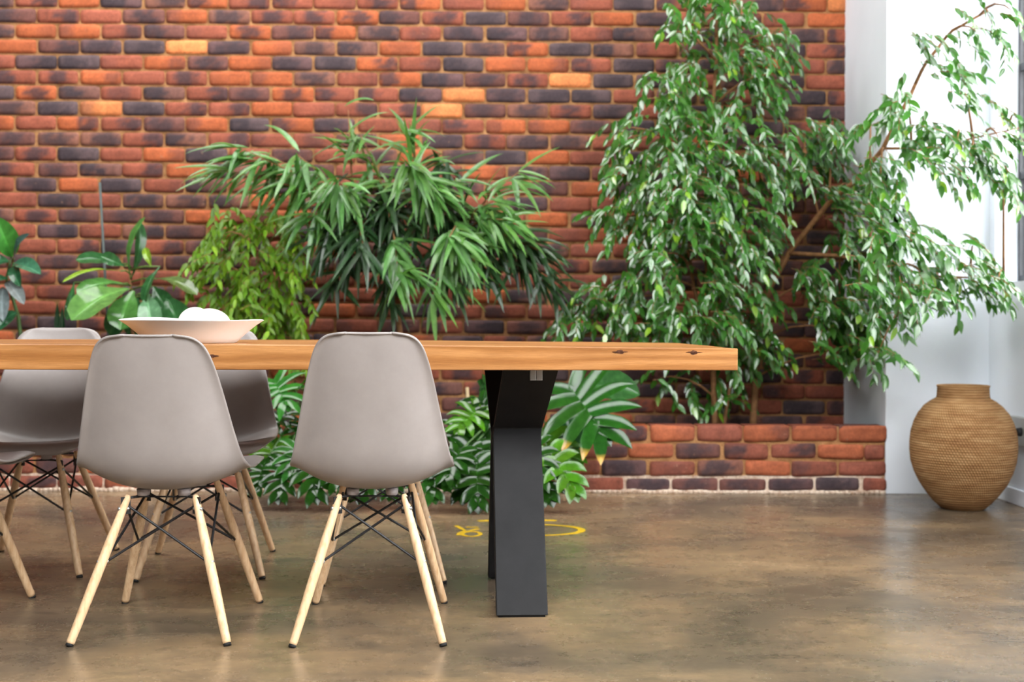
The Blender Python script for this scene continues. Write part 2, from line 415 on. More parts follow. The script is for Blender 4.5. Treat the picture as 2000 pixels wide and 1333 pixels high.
# knots in the front edge: a dark irregular core with a crack around it
def knot(x, z, r):
    b = MB(); c = b.vert((x, -.0012, z)); ring = []
    for k in range(14):
        a = k*2*math.pi/14; rr = r*(1+.5*noise.noise(Vector((math.cos(a)*2+x*9, math.sin(a)*2, 1))))
        ring.append(b.vert((x+rr*1.5*math.cos(a), -.0008, z+rr*math.sin(a)*.8)))
    for k in range(14): b.f.append([c, ring[k], ring[(k+1) % 14]])
    for q in range(4):
        a = rnd.uniform(-.5, .5)+(0 if q % 2 else math.pi); b.tube([(x, -.001, z), (x+math.cos(a)*r*1.8, -.001, z+math.sin(a)*r), (x+math.cos(a)*r*3, -.001, z+math.sin(a)*r*.5)], [.0012, .001, .0003], 5)
    b.build('knot', M['knot'], tt)
knot(-.335, .752, .0075); knot(-.125, .750, .008); knot(-1.462, .738, .006)
# X-shaped steel leg frames, seen almost end on
def bar(mb, secs):
    """secs: (centre x, y, z, width, thickness direction (dy,dz))"""
    rings = []
    for (x, y, z, w_, ty, tz) in secs:
        rings.append([mb.vert(p) for p in ((x-w_/2, y-ty, z-tz), (x+w_/2, y-ty, z-tz), (x+w_/2, y+ty, z+tz), (x-w_/2, y+ty, z+tz))])
    for i in range(len(rings)-1):
        for k in range(4): mb.f.append([rings[i][k], rings[i][(k+1) % 4], rings[i+1][(k+1) % 4], rings[i+1][k]])
    mb.f.append(rings[0][::-1]); mb.f.append(rings[-1])
def leg_frame(x):
    zc = .512; yc = .345; t = .022
    b = MB()
    bar(b, [(x+.0, .060, .006, .146, t, 0), (x, yc-.035, zc-.02, .146, t, 0), (x+.003, yc-.024, zc, .147, t, 0), (x+.026, .10, tz0, .158, t, 0)])
    bar(b, [(x-.002, .575, .006, .146, t, 0), (x-.002, yc+.035, zc-.02, .146, t, 0), (x-.004, yc+.024, zc, .147, t, 0), (x-.012, .56, tz0, .158, t, 0)])
    b.box((x-.072, yc-.045, zc-.035), (x+.072, yc+.045, zc+.005))
    o = bevel(b.build('leg', M['black'], tb, smooth=False), .0025)
    for yy in (.060, .575):
        g_ = MB(); g_.box((x-.066, yy-.015, 0), (x+.066, yy+.015, .007)); g_.build('foot_pad', M['glide'], o, smooth=False)
    for xa, xb in ((.021, .0375), (.0385, .056)):
        k = MB(); k.box((x+xa, .051, tz0-.031), (x+xb, .0795, tz0-.001)); k = bevel(k.build('bracket', M['steel'], o, smooth=False), .001); k['label'] = 'small bright metal bracket'
leg_frame(-.604); leg_frame(-2.9)

# ------------------------------------------------------------------ chairs (facing +y)
PROF = [(.250, .400, .135, 0), (.254, .411, .170, .001), (.250, .424, .194, .004), (.232, .434, .211, .009), (.19, .434, .221, .016), (.13, .425, .226, .026),
        (.06, .409, .228, .040), (0, .396, .230, .053), (-.06, .388, .231, .065), (-.11, .387, .231, .074), (-.15, .399, .229, .079), (-.182, .428, .224, .078),
        (-.204, .474, .216, .073), (-.214, .535, .204, .062), (-.225, .590, .192, .054), (-.236, .650, .180, .046), (-.246, .705, .167, .036), (-.254, .748, .154, .027),
        (-.259, .776, .141, .02), (-.262, .793, .124, .014), (-.263, .802, .102, .01), (-.264, .806, .07, .008)]
def chair_shell():
    b = MB(); nv = 18; m_ = len(PROF); rows = []
    for i, (y, z, hw, rise) in enumerate(PROF):
        p0 = PROF[max(i-1, 0)]; p1 = PROF[min(i+1, m_-1)]
        t = Vector((0, p1[0]-p0[0], p1[1]-p0[1])).normalized(); n = Vector((1, 0, 0)).cross(t)  # t runs front -> back
        n = Vector((0, t.z, -t.y)) if True else n     # towards the sitter
        row = []
        for k in range(nv+1):
            v = -1+2*k/nv; v = math.copysign(abs(v)**.9, v)
            up = rise*abs(v)**2.3
            p = Vector((hw*v, y, z)) + n*up
            if k in (0, nv): p = p - n*.009 + Vector((.001*(1 if v > 0 else -1), 0, 0))
            if i == 0: p = p - n*.0
            if i == m_-1: p = p - n*.006
            # top edge dips softly to the corners
            row.append(b.vert(p))
        rows.append(row)
    for i in range(m_-1):
        for k in range(nv): b.f.append([rows[i][k], rows[i][k+1], rows[i+1][k+1], rows[i+1][k]])
    return b
LT = {(-1, -1): ((-.092, -.120, .366), (-.203, -.245, .006)), (1, -1): ((.092, -.120, .366), (.203, -.245, .006)),
      (-1, 1): ((-.098, .110, .380), (-.200, .236, .006)), (1, 1): ((.098, .110, .380), (.200, .236, .006))}
def legpt(k, z):
    a, c = Vector(LT[k][0]), Vector(LT[k][1]); t = (a.z-z)/(a.z-c.z); return a.lerp(c, t)
def make_chair():
    root = empty('dining_chair')
    s = chair_shell().build('seat_shell', M['shell'], root)
    m1 = s.modifiers.new('sub', 'SUBSURF'); m1.levels = 2; m1.render_levels = 2
    m2 = s.modifiers.new('thick', 'SOLIDIFY'); m2.thickness = .006; m2.offset = 0
    for k in LT:
        b = MB(); a, c = Vector(LT[k][0]), Vector(LT[k][1])
        pts = [a.lerp(c, t) for t in (-.02, 0, .02, .08, .3, .6, .98, .997)]
        b.tube(pts, [.006, .009, .0098, .0105, .0128, .0132, .0112, .0105], 16)
        leg = b.build('leg', M['legwood'], root)
        b = MB(); b.tube([c+(a-c)*.004, c-(a-c)*.016], [.0104, .0104], 14); b.build('glide', M['glide'], leg)
        out = Vector((k[0]*.85, k[1]*.5, 0)).normalized()
        for z in (.338, .205):
            b = MB(); p = legpt(k, z); b.tube([p-out*.016, p-out*.0145, p+out*.0125, p+out*.0140], [.005, .0055, .0058, .004], 12); b.build('bolt', M['steel'], leg)
        # slot bracket at the leg head
        b = MB(); p = legpt(k, .345); inn = -out
        b.box((-.0016, -.013, -.022), (.0016, .013, .024), Matrix.Translation(p+inn*.004) @ Matrix.Rotation(math.atan2(out.y, out.x)+R(90), 4, 'Z') @ Matrix.Scale(1, 4))
        b.build('leg_bracket', M['wire'], leg, smooth=False)
    b = MB(); r = .0036
    ks = [(-1, -1), (1, -1), (1, 1), (-1, 1)]
    for i in range(4):
        a, c = ks[i], ks[(i+1) % 4]
        for p, q, o_ in ((a, c, .0045), (c, a, -.0045)):
            lo, hi = legpt(p, .205), legpt(q, .346); d = (hi-lo); side = Vector((d.y, -d.x, 0)).normalized()*o_*1
            ctr = Vector((0, 0, 0)); inn = ((Vector((0, 0, lo.z))-lo).normalized()*.014); inn2 = ((Vector((0, 0, hi.z))-hi).normalized()*.012)
            b.tube([lo+inn*.4+Vector((0, 0, -.008)), lo+inn+side, hi+inn2+side, hi+inn2*.2+side+Vector((0, 0, .004))], r, 8)
        hi1, hi2 = legpt(a, .374), legpt(c, .374)
    b.build('wire_base', M['wire'], root)
    for sy in (-1, 1):
        b = MB()
        for sx in (-1, 1):
            k = (sx, sy); p = legpt(k, .360); mp = Vector((k[0]*.055, k[1]*.098, .372))
            b.tube([p+Vector((0, 0, -.022)), p, p*.8+mp*.2+Vector((0, 0, .004)), mp+Vector((0, 0, -.004))], .0035, 8)
            b.box((mp.x-.018, mp.y-.011, .366), (mp.x+.018, mp.y+.011, .3705))
        b.box((-.056, sy*.098-.003, .364), (.056, sy*.098+.003, .368))
        b.build('seat_bracket', M['wire'], root)
    for k in ks:
        b = MB(); zt = {-1: .388, 1: .408}[k[1]]
        b.tube([(k[0]*.055, k[1]*.098, .370), (k[0]*.055, k[1]*.098, zt)], [.0165, .0185], 18); b.build('shock_mount', M['mount'], root)
    return root
chair0 = make_chair()
def place_chair(first, x, y, rz, sx, label, group, sz=1):
    c = chair0 if first else copy_tree(chair0)
    c.location = (x, y, 0); c.rotation_euler = (0, 0, rz); c.scale = (sx, 1, sz)
    return tag(c, label, 'chair', group)
GN, GF = 'taupe chairs on the near side of the table', 'taupe chairs on the far side of the table'
place_chair(True, -.377, 3.395, R(2.5), .945, 'taupe moulded chair with beech legs, back fully in view beside the black table leg', GN)
place_chair(False, -.935, 3.395, R(1.5), .985, 'taupe moulded chair seen from behind in front of the white bowl', GN, .99)
place_chair(False, -1.632, 3.45, R(2), 1.0, 'taupe moulded chair cut off by the left edge, nearest row', GN)
place_chair(False, -.434, 4.125, R(187), .96, 'taupe chair across the table hidden behind the near chair beside the table leg', GF, .98)
place_chair(False, -1.032, 4.18, R(187.5), .99, 'taupe chair across the table, its shaded shell showing between the two near chairs', GF)
place_chair(False, -1.618, 4.205, R(184.5), 1.0, 'taupe chair across the table at the left, its top rising above the tabletop', GF)

# ------------------------------------------------------------------ bowl and eggs on the table
bx, by = -.925, 3.555
bo = tag(empty('bowl', (bx, by, .7705)), 'wide cream ceramic bowl with sloping sides on the oak table', 'bowl')
b = MB()
def wav(p, a):
    if p.z > .03:
        k = (p.z-.03)/.035; p = p+Vector((0, 0, k*(.0032*math.sin(a*2+2.6)+.002*math.sin(3*a+1) - .0022*math.cos(a))))
    return p
b.lathe([(0, .002), (.10, .002), (.118, .0), (.126, .003), (.140, .016), (.160, .034), (.182, .052), (.201, .0645), (.2035, .0665), (.201, .0675), (.196, .0655), (.176, .054), (.15, .034), (.128, .016), (.11, .010), (0, .009)], 96, fn=wav)
b.build('dish', M['ceramic'], bo)
def egg(x, y, z, rz, tilt, label, a=.074, r=.058):
    b = MB(); prof = []
    for k in range(25):
        t = math.pi*k/24; zz = -math.cos(t)*a; rr = math.sin(t)*r*(1-.09*zz/a); prof.append((max(rr, 0), zz))
    b.lathe(prof, 40); o = b.build('decorative_egg', M['egg']); o.location = (x, y, z); o.rotation_euler = (R(90-tilt), 0, rz)
    return tag(o, label, 'egg', 'cream eggs in the bowl')
egg(bx+.018, by-.035, .7805+.047, R(28), 4, 'large cream egg in the bowl, the front left one of the pair', .066, .047)
egg(bx+.035, by+.068, .7805+.0455, R(70), 2, 'large cream egg in the bowl, the rear right one of the pair', .064, .0455)

# ------------------------------------------------------------------ woven vase
vx, vy = 2.035, 5.54
va = tag(empty('basket_vase', (vx, vy, 0)), 'large round woven grass vase standing by the white corner', 'vase')
vp = [(0, .004), (.085, .0), (.098, .006), (.125, .030), (.158, .070), (.19, .118), (.212, .165), (.226, .215), (.2315, .262), (.2315, .300), (.226, .345), (.214, .39), (.195, .430), (.168, .464), (.138, .487), (.118, .498), (.1155, .503)]
b = MB(); b.lathe(vp, 96, fn=lambda p, a: p+Vector((p.x, p.y, 0)).normalized()*(.003*noise.noise(Vector((math.cos(a)*1.5, math.sin(a)*1.5, p.z*12))))); b.build('body', M['basket'], va)
b = MB(); b.lathe([(.1155, .497), (.1125, .520), (.1115, .545), (.1150, .5535), (.112, .557), (.107, .552), (.105, .52), (.11, .49), (.15, .45), (.2, .38), (.0, .05)], 72); b.build('neck', M['basket'], va)

# ------------------------------------------------------------------ yellow floor marking
fm = tag(empty('floor_marking', (0, 0, .0006)), 'worn yellow painted ring and lettering on the floor beyond the table leg', 'floor marking')
def flat_stroke(b, pts, w_):
    pts = [Vector((p[0], p[1], 0)) for p in pts]
    if not hasattr(w_, '__len__'): w_ = [w_]*len(pts)
    ids = []
    for i, p in enumerate(pts):
        t = (pts[min(i+1, len(pts)-1)]-pts[max(i-1, 0)]).normalized(); s_ = Vector((-t.y, t.x, 0))*w_[i]/2
        ids.append([b.vert((*(p+s_).xy, .0)), b.vert((*(p+s_).xy, .0012)), b.vert((*(p-s_).xy, .0012)), b.vert((*(p-s_).xy, 0))])
    for i in range(len(ids)-1):
        for k in range(3): b.f.append([ids[i][k], ids[i][k+1], ids[i+1][k+1], ids[i+1][k]])
def fl(px, py): d = EYE*F/(py-(px-HX)*math.tan(ROLL)-HY); return ((px-HX)/F*d, d)
b = MB(); cx, cy = .105, 4.925
pts = [(cx+.178*math.cos(a*math.pi/24), cy+.125*math.sin(a*math.pi/24)) for a in range(49)]
flat_stroke(b, pts, [.016+.014*max(0, math.cos(a*math.pi/24))**2 for a in range(49)]); b.build('ring', M['paint'], fm, smooth=False)
b = MB(); flat_stroke(b, [fl(935, 1019), fl(960, 1017.5), fl(1040, 1016.5), fl(1088, 1018)], .03); b.build('stroke', M['paint'], fm, smooth=False)
b = MB(); c0 = fl(922, 1044)
flat_stroke(b, [(c0[0]+.036*math.cos(a*math.pi/8), c0[1]+.055*math.sin(a*math.pi/8)) for a in range(17)], .016)
flat_stroke(b, [fl(892, 1028), fl(903, 1034), fl(913, 1039), fl(935, 1034)], .018); flat_stroke(b, [fl(896, 1047), fl(899, 1042), fl(910, 1038)], .016); flat_stroke(b, [fl(912, 1031), fl(936, 1031)], .014)
b.build('letter', M['paint'], fm, smooth=False)

# ------------------------------------------------------------------ plants
def wf_fig(t): return (math.sin(math.pi*min(1, t**.72)))**.8*(1-.15*t) if t < .86 else .26*(1-(t-.86)/.14)+.02
def wf_lance(t): return math.sin(math.pi*t**.7)**.75*(1-.25*t)
def wf_oval(t): return math.sin(math.pi*t**.95)**.6
def wf_obov(t): return (.10+.9*math.sin(math.pi*min(1, .5*t*1.05+.0)) if t < .12 else .22+.78*math.sin(math.pi/2*((t-.12)/.55)) if t < .67 else max(.03, (1-((t-.67)/.33)**2.6)**.5))
def leaf(mb, p, d, n, L_, W_, wf, segs=5, bend=.8, fold=.15, col=(.1, .3, .05), wave=0):
    p = Vector(p); d = Vector(d).normalized(); n = Vector(n); n = (n-d*n.dot(d))
    n = n.normalized() if n.length > 1e-4 else d.orthogonal().normalized()
    s = d.cross(n); step = L_/segs; prev = None; mb.col = col
    for i in range(segs+1):
        t = i/segs; h = W_/2*max(wf(t), .02)
        o = n*(h*fold*2)
        wv = n*(wave*math.sin(t*9+p.x*40)*h) if wave else Vector((0, 0, 0))
        ids = [mb.vert(p - s*h + o + wv), mb.vert(p), mb.vert(p + s*h + o - wv)]
        if prev:
            mb.f.append([prev[0], prev[1], ids[1], ids[0]]); mb.f.append([prev[1], prev[2], ids[2], ids[1]])
        prev = ids
        if i < segs:
            p = p + d*step
            q = d.lerp(Vector((0, 0, -1)), bend/segs*(.5+t)); q.normalize(); ax = d.cross(q)
            if ax.length > 1e-5:
                rot = Matrix.Rotation(ax.length, 3, ax.normalized()); n = rot @ n
            d = q; s = d.cross(n).normalized(); n = s.cross(d).normalized()

def vary(rs, c, v=.2, hue=.12):
    k = rs.uniform(1-v, 1+v); return (c[0]*k*rs.uniform(1-hue, 1+hue*1.6), c[1]*k, c[2]*k*rs.uniform(1-hue, 1+hue))
def spray(mb, tw, p, d, n_leaf, L_, W_, col, rs, ll=.022, wf=wf_fig, young=0):
    """a drooping twig with alternate hanging leaves"""
    p = Vector(p); d = Vector(d).normalized(); step = ll; pts = [p.copy()]
    for i in range(n_leaf):
        p = p+d*step; pts.append(p.copy())
        side = d.cross(Vector((0, 0, 1)))
        if side.length < .05: side = Vector((rs.uniform(-1, 1), rs.uniform(-1, 1), 0))
        side.normalize(); sg = 1 if i % 2 else -1
        ld = (d*rs.uniform(.4, .9) + side*sg*rs.uniform(.2, .9) + Vector((rs.uniform(-.35, .35), rs.uniform(-.4, .2), -rs.uniform(.2, .95)))).normalized()
        nn = Vector((rs.uniform(-.6, .7)+d.x*.3+.1, -1+rs.uniform(-.4, .6), .5+rs.uniform(-.5, .5)))
        k = rs.uniform(.75, 1.15)
        cc = vary(rs, col)
        if young and i > n_leaf*.7 and rs.random() < young: cc = vary(rs, lin((120, 165, 40)), .2)
        leaf(mb, p, ld, nn, L_*k, W_*k, wf, 5, rs.uniform(.1, .7), rs.uniform(.05, .25), cc)
        d = (d+Vector((rs.uniform(-.08, .08), rs.uniform(-.08, .08), -.13))).normalized()
    tw.tube(pts[::3] if len(pts) > 6 else [pts[0], pts[-1]], .0016, 4, False)

def fig_tree(name, label, trunks, clusters, dfun, origin, cx0, col, seed, L_=.066, W_=.029, nl=(8, 14), young=.14, dens=1.0, mat='fig', ysq=.7):
    rs = random.Random(seed)
    root = tag(empty(name, origin), label, 'tree'); inv = Vector(origin)
    lf = MB(); tw = MB(); br = MB()
    tpts = []
    for pts, r0, r1 in trunks:
        P = [at(*p) for p in pts]; Q = []
        for i in range(len(P)-1):
            for k in range(4):
                t = k/4; q = P[i].lerp(P[i+1], t)+Vector((.006*noise.noise(Vector((i+t, seed, 0))*2), .01*noise.noise(Vector((i+t, seed, 5))*2), 0)); Q.append(q)
        Q.append(P[-1]); m_ = len(Q); br.tube(Q, [r0+(r1-r0)*i/(m_-1) for i in range(m_)], 10); tpts += Q
    for (px, py, rx, ry, n_, dx) in clusters:
        for k in range(max(2, round(n_*dens))):
            a = rs.uniform(0, 2*math.pi); q = math.sqrt(rs.random())
            x = px+rx*q*math.cos(a); y = py+ry*q*math.sin(a)-14; d = dfun(x, y, rs)
            p = at(x, y, d)
            dr = Vector((dx+rs.uniform(-.5, .5), rs.uniform(-.9, .35), rs.uniform(-.35, .25)))
            nl_ = rs.randint(*nl); p = p-dr.normalized()*nl_*.011
            spray(lf, tw, p, dr, nl_, L_, W_, col, rs, young=young)
        # a supporting branch from the nearest trunk point into the cluster
        c = at(px, py, sum(dfun(px, py, rs) for _ in range(5))/5)
        nr = min(tpts, key=lambda q: (q-c-Vector((0, 0, -.12))).length)
        mid = nr.lerp(c, .5)+Vector((0, 0, .04)); br.tube([nr, nr.lerp(mid, .5)+Vector((0, 0, .01)), mid, mid.lerp(c, .6)+Vector((0, 0, .01)), c], [.007, .006, .005, .004, .002], 6)
    for mb in (lf, tw): mb.v = [(v[0], min(v[1], 5.975 if v[0] > 1.80 else WD-.03), v[2]) for v in mb.v]
    for mb in (lf, tw, br): mb.v = [tuple(Vector(v)-inv) for v in mb.v]
    br.build('trunk', M['bark'], root); tw.build('twigs', M['bark'], root); lf.build('foliage', M[mat], root, colors=True)
    return root

DG = lin((62, 116, 38))
def dA(x, y, rs):
    base = 6.38
    if 1280 < x < 1600 and 230 < y < 620: base = 6.2
    return base+rs.uniform(-.28, .22)
A = [(1390, 20, 85, 45, 24, .0), (1500, 95, 45, 28, 8, .6), (1400, 100, 65, 50, 12, 0), (1310, 60, 25, 18, 3, -.6), (1300, 150, 45, 28, 9, -.4), (1500, 145, 45, 25, 7, .8), (1530, 60, 25, 20, 4, .9), (1530, 95, 20, 15, 4, .9), (1465, 40, 30, 30, 5, .5),
     (1335, 215, 60, 45, 17, -.2), (1420, 240, 70, 50, 17, .2), (1510, 195, 40, 30, 7, .8), (1480, 160, 30, 20, 4, .6), (1215, 252, 45, 22, 7, -.7), (1245, 310, 55, 40, 13, -.5),
     (1340, 320, 90, 55, 32, -.2), (1460, 345, 90, 55, 30, .5), (1550, 300, 80, 45, 22, .7), (1300, 410, 85, 50, 26, -.3), (1420, 440, 110, 60, 40, .4),
     (1190, 430, 45, 28, 8, -.6), (1290, 500, 60, 50, 18, -.3), (1430, 530, 80, 50, 28, .4), (1180, 590, 80, 35, 17, -.5), (1115, 630, 40, 25, 7, -.5),
     (1270, 610, 80, 40, 22, -.1), (1390, 610, 70, 45, 20, .2), (1470, 610, 65, 35, 13, .6), (1490, 680, 55, 28, 13, .6), (1440, 695, 40, 22, 8, .3), (1385, 770, 40, 24, 8, -.2), (1240, 380, 55, 40, 12, -.4), (1250, 560, 60, 40, 12, -.4), (1340, 660, 60, 30, 12, 0), (1290, 738, 35, 15, 3, -.2)]
oA = at(1400, 829, 6.4); oA.z = .275
fig_tree('weeping_fig', 'tall bushy weeping fig rising in front of the brick wall right of the table end',
         [([(1397, 850, 6.4), (1392, 700, 6.4), (1380, 500, 6.4), (1385, 300, 6.4), (1400, 120, 6.4), (1395, -60, 6.4)], .017, .007),
          ([(1410, 850, 6.42), (1425, 760, 6.42), (1450, 720, 6.42)], .011, .006), ([(1392, 700, 6.4), (1355, 560, 6.4), (1330, 400, 6.35), (1320, 250, 6.35)], .012, .005)],
         A, dA, oA, 1390, DG, 21)
def dB(x, y, rs):
    if x > 1700: return min(5.72, 5.60+rs.uniform(-.3, .12), 2.16*F/max(1, x-1000))
    return 6.3+rs.uniform(-.3, .28)-max(0, x-1640)/60*.3
B = [(1625, 265, 55, 28, 18, .3), (1560, 300, 40, 30, 8, 0), (1700, 235, 35, 28, 5, -.5), (1775, 215, 50, 35, 8, -.2), (1830, 110, 45, 45, 9, .5), (1905, 60, 60, 40, 9, .6), (1975, 20, 30, 20, 3, .5),
     (1880, 170, 55, 50, 8, .6), (1800, 275, 55, 45, 12, .2), (1870, 270, 60, 50, 10, .6), (1950, 270, 50, 50, 9, .7), (1985, 230, 20, 40, 3, .7), (1900, 320, 55, 40, 10, .6), (1960, 340, 40, 30, 4, .6),
     (1660, 365, 48, 42, 15, .5), (1720, 340, 50, 45, 10, .3), (1668, 480, 42, 50, 14, .1), (1700, 430, 70, 50, 20, .5), (1770, 460, 60, 40, 11, .6), (1840, 505, 70, 35, 13, .6), (1900, 480, 40, 30, 4, .5),
     (1950, 545, 55, 40, 14, .6), (1830, 570, 70, 35, 15, .4), (1740, 530, 75, 45, 22, .4), (1640, 570, 65, 50, 20, .1), (1590, 560, 40, 60, 7, 0), (1610, 640, 35, 40, 7, .1), (1680, 630, 55, 50, 20, .2), (1715, 690, 28, 30, 6, .2), (1650, 690, 35, 35, 6, 0), (1760, 600, 50, 30, 10, .4)]
oB = at(1470, 829, 6.5); oB.z = .275
fig_tree('weeping_fig', 'leaning weeping fig reaching to the right across the white pier and window',
         [([(1470, 850, 6.5), (1478, 700, 6.5), (1500, 570, 6.45), (1540, 495, 6.4), (1620, 395, 6.2), (1675, 350, 6.0), (1725, 290, 5.85), (1765, 210, 5.8), (1810, 120, 5.75), (1860, 60, 5.7), (1930, 20, 5.65)], .019, .006),
          ([(1540, 495, 6.4), (1640, 500, 6.2), (1720, 520, 5.9), (1830, 540, 5.75), (1960, 545, 5.65)], .012, .004), ([(1725, 290, 5.85), (1800, 290, 5.8), (1900, 270, 5.7), (1990, 250, 5.65)], .007, .003)],
         B, dB, oB, 1600, DG, 22, dens=.8)
# young yellow-green fig
C = [(395, 515, 38, 22, 8, -.6), (440, 455, 35, 28, 9, -.4), (490, 430, 40, 25, 9, 0), (550, 465, 35, 30, 12, .3), (470, 520, 45, 35, 13, -.2), (560, 530, 30, 35, 10, .3), (430, 580, 40, 25, 8, -.5), (500, 590, 50, 35, 16, 0),
     (565, 600, 35, 40, 12, .3), (490, 650, 50, 30, 13, 0), (570, 660, 35, 30, 10, .3)]
oC = at(505, 800, 6.4); oC.z = .275
fig_tree('weeping_fig', 'small yellow-green weeping fig between the bowl and the bushy narrow-leaved plant',
         [([(505, 850, 6.4), (500, 700, 6.4), (510, 560, 6.4), (495, 425, 6.35)], .011, .004), ([(502, 700, 6.4), (545, 560, 6.4), (550, 460, 6.35)], .008, .003)],
         C, lambda x, y, rs: 6.35+rs.uniform(-.2, .2), oC, 500, lin((94, 132, 22)), 23, L_=.066, W_=.025, young=.5, dens=1.1, mat='young')

# narrow-leaved fig (long drooping blades in fans)
rs = random.Random(5)
oN = at(780, 820, 6.4); oN.z = .275
root = tag(empty('narrow_leaved_fig', oN), 'wide bushy plant with long narrow drooping leaves in the middle of the wall', 'plant')
lf = MB(); br = MB()
NG = lin((84, 132, 62)); ND = lin((44, 76, 40))  # ND: shade inside the crown put into the leaf colour
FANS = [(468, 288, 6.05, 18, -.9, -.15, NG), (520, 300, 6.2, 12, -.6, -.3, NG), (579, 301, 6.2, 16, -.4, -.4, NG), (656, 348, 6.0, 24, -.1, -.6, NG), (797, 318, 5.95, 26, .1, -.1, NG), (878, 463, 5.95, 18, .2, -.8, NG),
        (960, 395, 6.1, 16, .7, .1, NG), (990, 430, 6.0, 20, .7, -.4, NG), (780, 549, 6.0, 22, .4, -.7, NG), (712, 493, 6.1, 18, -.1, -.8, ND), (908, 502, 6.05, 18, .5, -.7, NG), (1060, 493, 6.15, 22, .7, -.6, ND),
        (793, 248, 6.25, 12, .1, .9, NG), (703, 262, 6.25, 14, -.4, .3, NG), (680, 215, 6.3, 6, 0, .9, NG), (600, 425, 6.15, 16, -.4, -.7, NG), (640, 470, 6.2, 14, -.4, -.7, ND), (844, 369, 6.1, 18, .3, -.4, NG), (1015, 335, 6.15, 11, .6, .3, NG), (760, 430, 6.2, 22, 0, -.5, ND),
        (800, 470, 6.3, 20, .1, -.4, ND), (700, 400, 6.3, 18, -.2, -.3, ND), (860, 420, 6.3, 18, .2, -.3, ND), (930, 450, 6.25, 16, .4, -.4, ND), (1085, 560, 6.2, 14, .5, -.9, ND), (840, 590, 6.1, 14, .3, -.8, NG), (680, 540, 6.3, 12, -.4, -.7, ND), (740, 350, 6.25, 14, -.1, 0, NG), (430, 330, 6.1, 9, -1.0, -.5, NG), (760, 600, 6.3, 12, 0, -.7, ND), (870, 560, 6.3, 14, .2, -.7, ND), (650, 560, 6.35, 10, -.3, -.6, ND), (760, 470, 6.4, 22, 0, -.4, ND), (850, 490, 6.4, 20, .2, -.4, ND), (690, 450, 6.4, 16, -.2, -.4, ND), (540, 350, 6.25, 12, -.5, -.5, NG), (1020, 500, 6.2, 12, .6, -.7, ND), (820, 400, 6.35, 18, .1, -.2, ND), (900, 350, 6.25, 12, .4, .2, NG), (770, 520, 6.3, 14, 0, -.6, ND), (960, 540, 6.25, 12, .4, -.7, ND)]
base = at(785, 850, 6.42); hub = at(775, 600, 6.42)
br.tube([base, at(790, 720, 6.42), hub], [.02, .017, .014], 10)
for s_ in range(4):
    tgt = at([690, 760, 830, 900][s_], [430, 420, 420, 460][s_], 6.35); br.tube([hub, hub.lerp(tgt, .5)+Vector((0, .02, .02)), tgt], [.012, .010, .007], 8)
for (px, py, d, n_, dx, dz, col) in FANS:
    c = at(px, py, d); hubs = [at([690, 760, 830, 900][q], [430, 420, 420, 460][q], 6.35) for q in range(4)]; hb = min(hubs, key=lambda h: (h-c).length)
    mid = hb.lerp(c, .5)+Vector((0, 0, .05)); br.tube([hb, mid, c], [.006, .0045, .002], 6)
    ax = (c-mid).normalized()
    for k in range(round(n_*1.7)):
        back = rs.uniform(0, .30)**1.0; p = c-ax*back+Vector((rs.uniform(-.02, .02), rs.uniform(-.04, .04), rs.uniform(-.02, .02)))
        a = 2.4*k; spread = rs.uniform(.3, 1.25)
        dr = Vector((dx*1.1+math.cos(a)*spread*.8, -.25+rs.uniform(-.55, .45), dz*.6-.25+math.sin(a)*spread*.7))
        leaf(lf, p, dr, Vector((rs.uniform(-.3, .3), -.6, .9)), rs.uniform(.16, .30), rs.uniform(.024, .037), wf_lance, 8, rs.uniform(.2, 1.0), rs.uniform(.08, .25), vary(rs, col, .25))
for mb in (lf, br): mb.v = [tuple(Vector(v)-oN) for v in mb.v]
br.build('branches', M['bark'], root); lf.build('foliage', M['lance'], root, colors=True)

# broad leaves: each one a part
def big_leaf(root, org, a, c, w_px, wf, col, d0, d1, nrm=(0, -.8, .6), bend=.25, fold=.12, petiole=None, mat='broad', name='leaf', wave=0):
    A_, C_ = at(*a, d0), at(*c, d1); L_ = (C_-A_).length
    b = MB(); W_ = w_px/F*(d0+d1)/2
    leafn = 16; p = A_; dr = C_-A_
    # denser leaf: 16 segments, 5 columns with a raised midrib
    d = dr.normalized(); n = Vector(nrm); n = (n-d*n.dot(d)).normalized(); s = d.cross(n); prev = None
    for i in range(leafn+1):
        t = i/leafn; h = W_/2*max(wf(t), .02); cen = A_+dr*t + n*(math.sin(t*math.pi)*L_*bend*.5)
        ids = []
        for j, v in enumerate((-1, -.66, -.3, -.04, 0, .04, .3, .66, 1)):
            up = abs(v)**1.3*h*fold*2 - (.05*h if v == 0 else 0) + (math.sin(t*26)*.02*h*abs(v) if wave == 0 else math.sin(t*20)*wave*h*abs(v))
            k = 1.0+.35*max(0, math.sin(t*30-abs(v)*4))**4 if abs(v) > .05 else 1.6
            cc = tuple(x*k for x in col)
            ids.append(b.vert(cen+s*h*v+n*up-org, cc))
        if prev:
            for j in range(8): b.f.append([prev[j], prev[j+1], ids[j+1], ids[j]])
        prev = ids
    if petiole:
        b.col = tuple(lin((96, 122, 60))); b.tube([at(*petiole, d0+.05)-org, (at(*petiole, d0+.05)+A_)/2-org+Vector((0, 0, .01)), A_-org], [.005, .0045, .0035], 7)
    return b.build(name, M[mat], root, colors=True)

